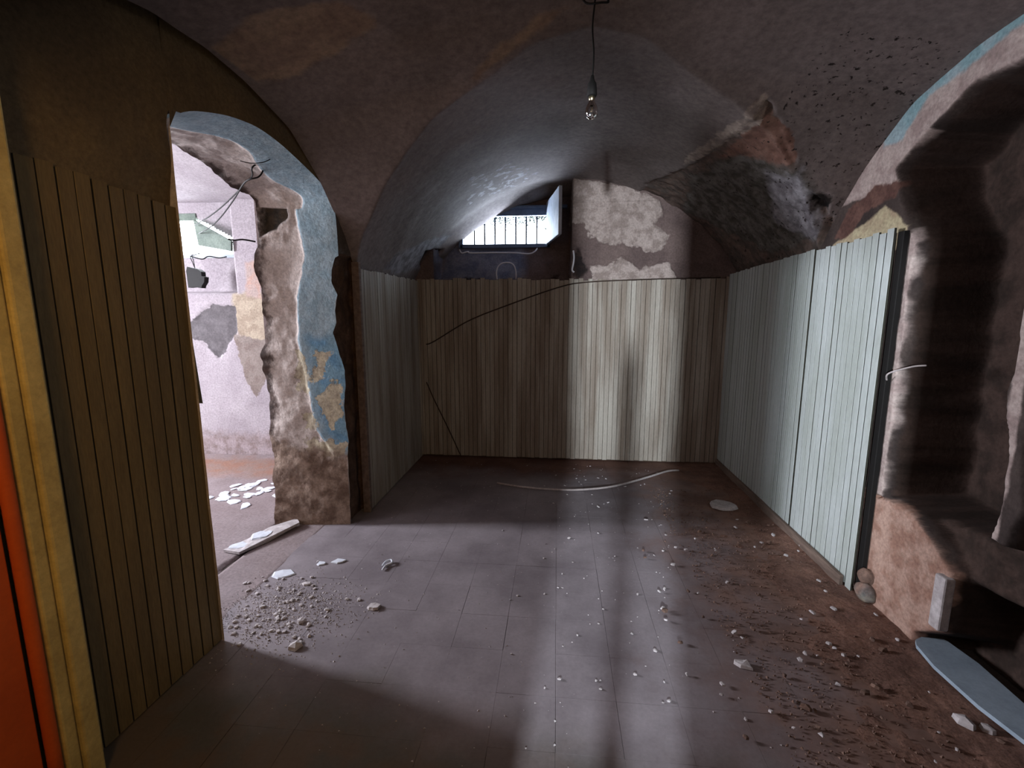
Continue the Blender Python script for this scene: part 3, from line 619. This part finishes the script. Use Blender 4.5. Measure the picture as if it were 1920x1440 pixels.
w = tube('loose_wire', spline([(-1.955, 2.96, 1.94), (-2.02, 2.93, 1.95), (-2.07, 2.92, 1.945), (-2.10, 2.90, 1.95)], 6), .005, M['black'])
tag(w, 'short dark wire stub poking from the broken arch jamb', 'wire')
# hanging broken junction box
jb = empty('junction_box', (-3.50, 4.36, 1.82)); tag(jb, 'broken dark junction box dangling below the side-room window', 'junction box')
pl = [(-.095, -.10), (-.10, .06), (-.085, .10), (.02, .075), (.055, .05), (.055, .01), (.085, 0), (.075, -.05), (.05, -.08), (.04, -.105), (-.03, -.095)]
n = len(pl); V = [(a, y, b) for y in (-.03, .03) for a, b in pl]
link('box_body', mesh('box_body', V, [tuple(range(n))[::-1], tuple(range(n, 2*n))]+[(i, (i+1) % n, (i+1) % n+n, i+n) for i in range(n)]), M['black'], jb)
tube('box_wire', spline([(-.03, 0, .09), (-.035, 0, .16), (-.05, .01, .22), (-.045, .12, .245)], 5), .0035, M['black'], jb)
tube('box_wire', spline([(-.025, 0, .08), (-.05, 0, .15), (-.065, .01, .20), (-.06, .12, .24)], 5), .0035, M['black'], jb)
w = tube('loose_wire', spline([(-3.62, 4.43, 2.03), (-3.5, 4.43, 2.00), (-3.42, 4.42, 2.025), (-3.32, 4.43, 2.01), (-3.24, 4.43, 2.02)], 5), .006, M['black'])
tag(w, 'crooked dark wire lying along the ledge under the side-room window', 'wire')

# small things around the barred window
w = tube('white_cord', spline([(-1.02, 4.93, 2.12), (-.99, 4.90, 2.085), (-.93, 4.92, 2.10), (-.90, 4.90, 2.085), (-.7, 4.90, 2.085), (-.45, 4.90, 2.082), (-.30, 4.90, 2.07), (-.24, 4.90, 2.09), (-.215, 4.92, 2.125)], 6), .0075, M['whitecord'])
tag(w, 'white cord draped along the sill of the barred window', 'cord')
w = tube('wire_loop', spline([(-.59, 4.63, 1.80), (-.595, 4.62, 1.86), (-.58, 4.61, 1.915), (-.535, 4.60, 1.95), (-.47, 4.60, 1.955), (-.425, 4.61, 1.93), (-.405, 4.62, 1.87), (-.405, 4.63, 1.80)], 6), .006, M['whitecord'])
tag(w, 'white wire bent into a loop above the back panelling', 'wire loop')
w = tube('plaster_strip', spline([(.142, 4.60, 2.06), (.15, 4.595, 2.0), (.145, 4.595, 1.94), (.135, 4.60, 1.88), (.155, 4.60, 1.86)], 5), .008, M['whitecord'])
tag(w, 'torn white strip hanging at the right corner of the window recess', 'strip')
w = tube('thin_cable', spline([(-1.30, 4.565, 1.165), (-1.22, 4.575, 1.195), (-.866, 4.58, 1.40), (-.441, 4.58, 1.565), (0, 4.58, 1.715), (.275, 4.58, 1.765), (.9, 4.585, 1.79), (1.5, 4.585, 1.80)], 8), .0055, M['cable'])
tag(w, 'thin brown cable sagging diagonally across the back panelling', 'cable')
w = tube('thin_cable', spline([(-1.31, 4.575, .78), (-1.237, 4.58, .60), (-1.104, 4.58, .316), (-.97, 4.57, .02)], 8), .0055, M['cable'])
tag(w, 'thin brown cable slanting down to the floor at the left of the back panelling', 'cable')
w = tube('plastic_conduit', spline([(-.50, 3.86, .012), (-.29, 3.79, .014), (-.089, 3.752, .016), (.14, 3.745, .018), (.36, 3.80, .018), (.55, 3.90, .016), (.82, 4.11, .016), (1.045, 4.30, .016), (1.16, 4.34, .014)], 8), .009, M['hose'])
tag(w, 'curved pale plastic conduit lying on the floor in front of the back panelling', 'conduit')
w = tube('loose_wire', spline([(1.62, 2.44, 1.16), (1.60, 2.40, 1.20), (1.66, 2.34, 1.24), (1.69, 2.30, 1.25)], 6), .004, M['hose'])
tag(w, 'short pale wire sticking out of the niche edge beside the right-hand panelling', 'wire')

# ================================================================== BROKEN PIECES ON THE FLOOR
def chip_mesh(name, n, r, t, m, seed, elong=1.0, jag=.25, dome=0.0):
    rr = random.Random(seed); A = [2*math.pi*(i+rr.uniform(-.3, .3))/n for i in range(n)]
    R = [r*(1+rr.uniform(-jag, jag)) for _ in range(n)]
    bot = [(math.cos(a)*q*elong, math.sin(a)*q, 0) for a, q in zip(A, R)]
    top = [(x*rr.uniform(.78, .98), y*rr.uniform(.78, .98), t*rr.uniform(.7, 1.2)) for x, y, _ in bot]
    V = bot+top+[(0, 0, t*(1.05+dome))]
    Fs = [tuple(range(n))[::-1]]+[(i, (i+1) % n, (i+1) % n+n, i+n) for i in range(n)]+[(i+n, (i+1) % n+n, 2*n) for i in range(n)]
    me = mesh(name, V, Fs); me.materials.append(m); return me
def put(name, me, x, y, z, rz, label, cat, group=None, s=1, tilt=0):
    o = bpy.data.objects.new(name, me); COL.objects.link(o); o.location = (x, y, z); o.rotation_euler = (random.uniform(-tilt, tilt), random.uniform(-tilt, tilt), rz)
    o.scale = (s, s, s); return tag(o, label, cat, group)
# named single pieces
put('plaster_flake', chip_mesh('flake_a', 7, .050, .006, M['chipw'], 1, 1.35, .12), -1.545, 2.345, .002, .25, 'pale blue-white plaster flake on the floor above the rubble scatter by the arch', 'plaster flake')
put('plaster_piece', chip_mesh('flake_b', 8, .028, .012, M['chip'], 2, 1.25, .15), -.912, 2.10, .002, .2, 'flat pale plaster piece lying alone in the middle left of the floor', 'plaster piece')
put('plaster_piece', chip_mesh('flake_c', 5, .028, .018, M['chip'], 12, 1.1, .3, .4), -1.148, 1.79, .002, .4, 'pointed pale plaster piece at the edge of the shadow below the rubble scatter', 'plaster piece')
put('plaster_piece', chip_mesh('flake_d', 6, .018, .014, M['chip'], 4, 1.1, .2), -1.22, 1.955, .002, .9, 'small squarish pale plaster piece right of the rubble scatter', 'plaster piece')
put('plaster_piece', chip_mesh('flake_e', 6, .020, .008, M['chipw'], 5, 1.5, .2), -1.38, 2.47, .002, .2, 'oval white plaster piece beyond the blue-white flake', 'plaster piece')
put('plaster_piece', chip_mesh('flake_f', 7, .022, .008, M['chipw'], 6, 1.8, .35), -1.29, 2.505, .002, .3, 'crumbled white plaster piece farthest from the arch in the white row', 'plaster piece')
put('plaster_piece', chip_mesh('flake_g', 6, .017, .008, M['chip'], 7, 1.9, .25), -1.36, 2.26, .002, .1, 'long narrow pale plaster piece right of the blue-white flake', 'plaster piece')
ring = tube('plaster_curl', spline([(-1.005, 2.47, .012), (-1.0, 2.51, .014), (-.975, 2.53, .016), (-.96, 2.50, .014), (-.985, 2.475, .012), (-.99, 2.43, .01)], 5), .0055, M['chipw'])
tag(ring, 'curled white plaster scrap standing alone on the open floor', 'plaster scrap')
put('plaster_piece', chip_mesh('flake_h', 7, .026, .014, M['chip'], 8, 1.5, .2), .812, 1.865, .004, -.3, 'pale oblong plaster piece lying on the earth at lower right', 'plaster piece')
put('plaster_piece', chip_mesh('flake_i', 5, .030, .022, M['chip'], 9, 1.0, .3, .3), 1.50, 1.64, .008, .9, 'larger pale plaster piece beside the pale blue board', 'plaster piece')
put('plaster_piece', chip_mesh('flake_j', 5, .018, .016, M['chip'], 10, 1.2, .3, .2), 1.56, 1.615, .008, 2.1, 'smaller pale plaster piece between its larger neighbour and the pale blue board', 'plaster piece')
put('flat_stone', chip_mesh('stone_a', 10, .085, .022, M['chip'], 11, 1.25, .08), 1.30, 3.55, .008, 0, 'flat rounded pale stone on the earth near the skirting board', 'stone')
def rock(name, r, m, seed):
    import bmesh
    bm = bmesh.new(); bmesh.ops.create_icosphere(bm, subdivisions=3, radius=r)
    for q in bm.verts:
        p = q.co/r; q.co = q.co*(1+.22*float(fbm(p.x+seed, p.y, p.z, 1.3, 3)))
    me = bpy.data.meshes.new(name); bm.to_mesh(me); bm.free(); me.materials.append(m)
    me.polygons.foreach_set('use_smooth', [True]*len(me.polygons)); return me
o = put('stone', rock('rock_a', .038, M['chipd'], 3), 1.615, 2.41, .135, .3, 'rounded grey stone wedged at the foot of the lit panelling edge', 'stone')
o.scale = (.8, .9, 1.1)
o = put('stone', rock('rock_b', .055, M['right'], 8), 1.62, 2.40, .05, .3, 'rough mortar lump under the grey stone at the panelling foot', 'stone'); o.scale = (.7, 1, .9)
# threshold slab with the white flakes, under the arch
sl = empty('broken_slab', (-1.90, 2.74, 0)); tag(sl, 'long broken floor slab tilted up in the crack under the arch', 'slab')
pl = [(-.16, -.20), (-.04, -.22), (.04, -.05), (.13, .17), (.08, .23), (-.03, .09), (-.10, -.05)]
n = len(pl); V = [(a, b, z+.05*(b > 0)*.4) for z in (.004, .020) for a, b in pl]
link('slab_body', mesh('slab_body', V, [tuple(range(n))[::-1], tuple(range(n, 2*n))]+[(i, (i+1) % n, (i+1) % n+n, i+n) for i in range(n)]), M['chip'], sl)
put('plaster_flake', chip_mesh('flake_k', 9, .062, .006, M['chipw'], 21, 1.2, .16), -1.93, 2.73, .030, .9, 'largest white plaster flake lying on the broken slab under the arch', 'plaster flake')
put('plaster_flake', chip_mesh('flake_l', 8, .042, .005, M['chipw'], 22, 1.3, .2), -2.0, 2.60, .018, .4, 'white plaster flake at the near end of the broken slab under the arch', 'plaster flake')
# pale painted board along the right wall
pl = [(1.634, 2.069), (1.70, 2.105), (1.745, 2.12), (1.77, 2.07), (1.79, 1.94), (1.78, 1.7), (1.80, 1.2), (1.66, 1.2), (1.631, 1.566), (1.602, 1.711), (1.594, 1.91), (1.613, 2.033)]
n = len(pl); cxb = 1.74; cyb = 1.8
V = [(a-cxb, b-cyb, z) for z in (.0, .016) for a, b in pl]
o = link('painted_board', mesh('painted_board', V, [tuple(range(n))[::-1], tuple(range(n, 2*n))]+[(i, (i+1) % n, (i+1) % n+n, i+n) for i in range(n)]), M['board']); o.location = (cxb, cyb, .014)
tag(o, 'long pale blue painted board lying at the foot of the right wall', 'board')
# white plaster stub on the end of the low wall
o = thing_box('plaster_stub', 'small upright white plaster stub on the end of the broken low wall', 'plaster stub', [(1.615, 1.66, 1.945, 2.0, .16, .40)], M['chip'], .008)

chips = [chip_mesh('chip%d' % k, 5+k % 3, .010, .006, M['chip'], 40+k, 1.1+.2*(k % 3), .25, .2) for k in range(5)]
chipd = [chip_mesh('dchip%d' % k, 5+k % 3, .011, .009, M['chipd'], 60+k, 1.1+.2*(k % 3), .3, .3) for k in range(4)]
r2 = random.Random(4)
cnt = 0
while cnt < 120:                                        # the rubble scatter left
    x = -1.42+r2.gauss(0, .14); y = 2.04+r2.gauss(0, .13)+(-1.42-x)*.1
    if x < -1.50+.0 and y < 1.84 or x < -1.72 or x > -1.0: continue
    put('plaster_chip', chips[cnt % 5], x, y, .002, r2.random()*6.3, 'small pale plaster chip in the rubble scatter at the foot of the near pier', 'plaster chip', 'chips in the rubble scatter beside the near pier', r2.uniform(.35, 1.15), .25)
    cnt += 1
for k in range(34):                                     # down the middle
    x = .18+r2.gauss(0, .22); y = r2.uniform(1.5, 3.1)
    put('plaster_chip', chips[k % 5], x, y, .002, r2.random()*6.3, 'small plaster chip scattered down the middle of the floor', 'plaster chip', 'chips down the middle of the floor', r2.uniform(.35, .9), .25)
for k in range(22):
    x = .45+r2.gauss(0, .35); y = r2.uniform(3.4, 4.45)
    put('plaster_chip', chips[k % 5], x, y, .004, r2.random()*6.3, 'small plaster chip on the floor around the pale conduit', 'plaster chip', 'chips around the conduit', r2.uniform(.5, 1.2), .25)
for k in range(90):                                     # in the earth at the right
    x = r2.uniform(.55, 1.6); y = r2.uniform(1.4, 3.4)
    put('plaster_chip', (chips+chipd)[k % 9], x, y, .010, r2.random()*6.3, 'small pale plaster chip lying in the earth at right' if k % 9 < 5 else 'small brown crumb of brick lying in the earth at right', 'plaster chip' if k % 9 < 5 else 'brick crumb', 'pale chips in the earth at right' if k % 9 < 5 else 'brick crumbs in the earth at right', r2.uniform(.5, 1.3), .3)
flat = [chip_mesh('flatflake%d' % k, 6+k, .030, .003, M['chipw'], 80+k, 1.6, .3) for k in range(3)]
for k in range(26):
    x = -2.55+r2.gauss(0, .12); y = 3.45+r2.gauss(0, .14)
    put('plaster_flake', flat[k % 3], x, y, .004, r2.random()*6.3, 'white plaster flake scattered on the side-room floor', 'plaster flake', 'flakes on the side-room floor', r2.uniform(.6, 1.5), .05)
# uncountable grit
def grit(name, label, pts, m, smin, smax, seed):
    rr = np.random.RandomState(seed); V = []; Fs = []
    for (x, y, z) in pts:
        s = rr.uniform(smin, smax); a = rr.rand()*6.28; k = len(V)
        for i in range(3):
            V.append((x+s*math.cos(a+i*2.1), y+s*math.sin(a+i*2.1)*rr.uniform(.6, 1), z))
        V.append((x+rr.uniform(-.3, .3)*s, y+rr.uniform(-.3, .3)*s, z+s*rr.uniform(.5, 1.1)))
        Fs += [(k, k+1, k+3), (k+1, k+2, k+3), (k+2, k, k+3)]
    return tag(link(name, mesh(name, V, Fs), m), label, 'grit', kind='stuff')
rr = np.random.RandomState(11)
pts = [(x, y, .0) for x, y in zip(-1.38+rr.normal(0, .19, 2600), 2.03+rr.normal(0, .15, 2600)) if x > -1.7 and not (x < -1.49 and y < 1.83)]
pts += [(x, y, .0) for x, y in zip(rr.uniform(-1.3, .9, 500), rr.uniform(1.3, 4.5, 500))]
grit('pale_grit', 'fine pale plaster grit sprinkled over the floor, thickest by the near pier', pts, M['chip'], .0015, .006, 1)
pts = [(x, y, .004) for x, y in zip(.8+abs(rr.normal(0, .45, 2600)), rr.uniform(1.2, 3.9, 2600)) if x < 1.62]
grit('dark_grit', 'fine brown earth crumbs over the right side of the floor', pts, M['chipd'], .002, .009, 2)
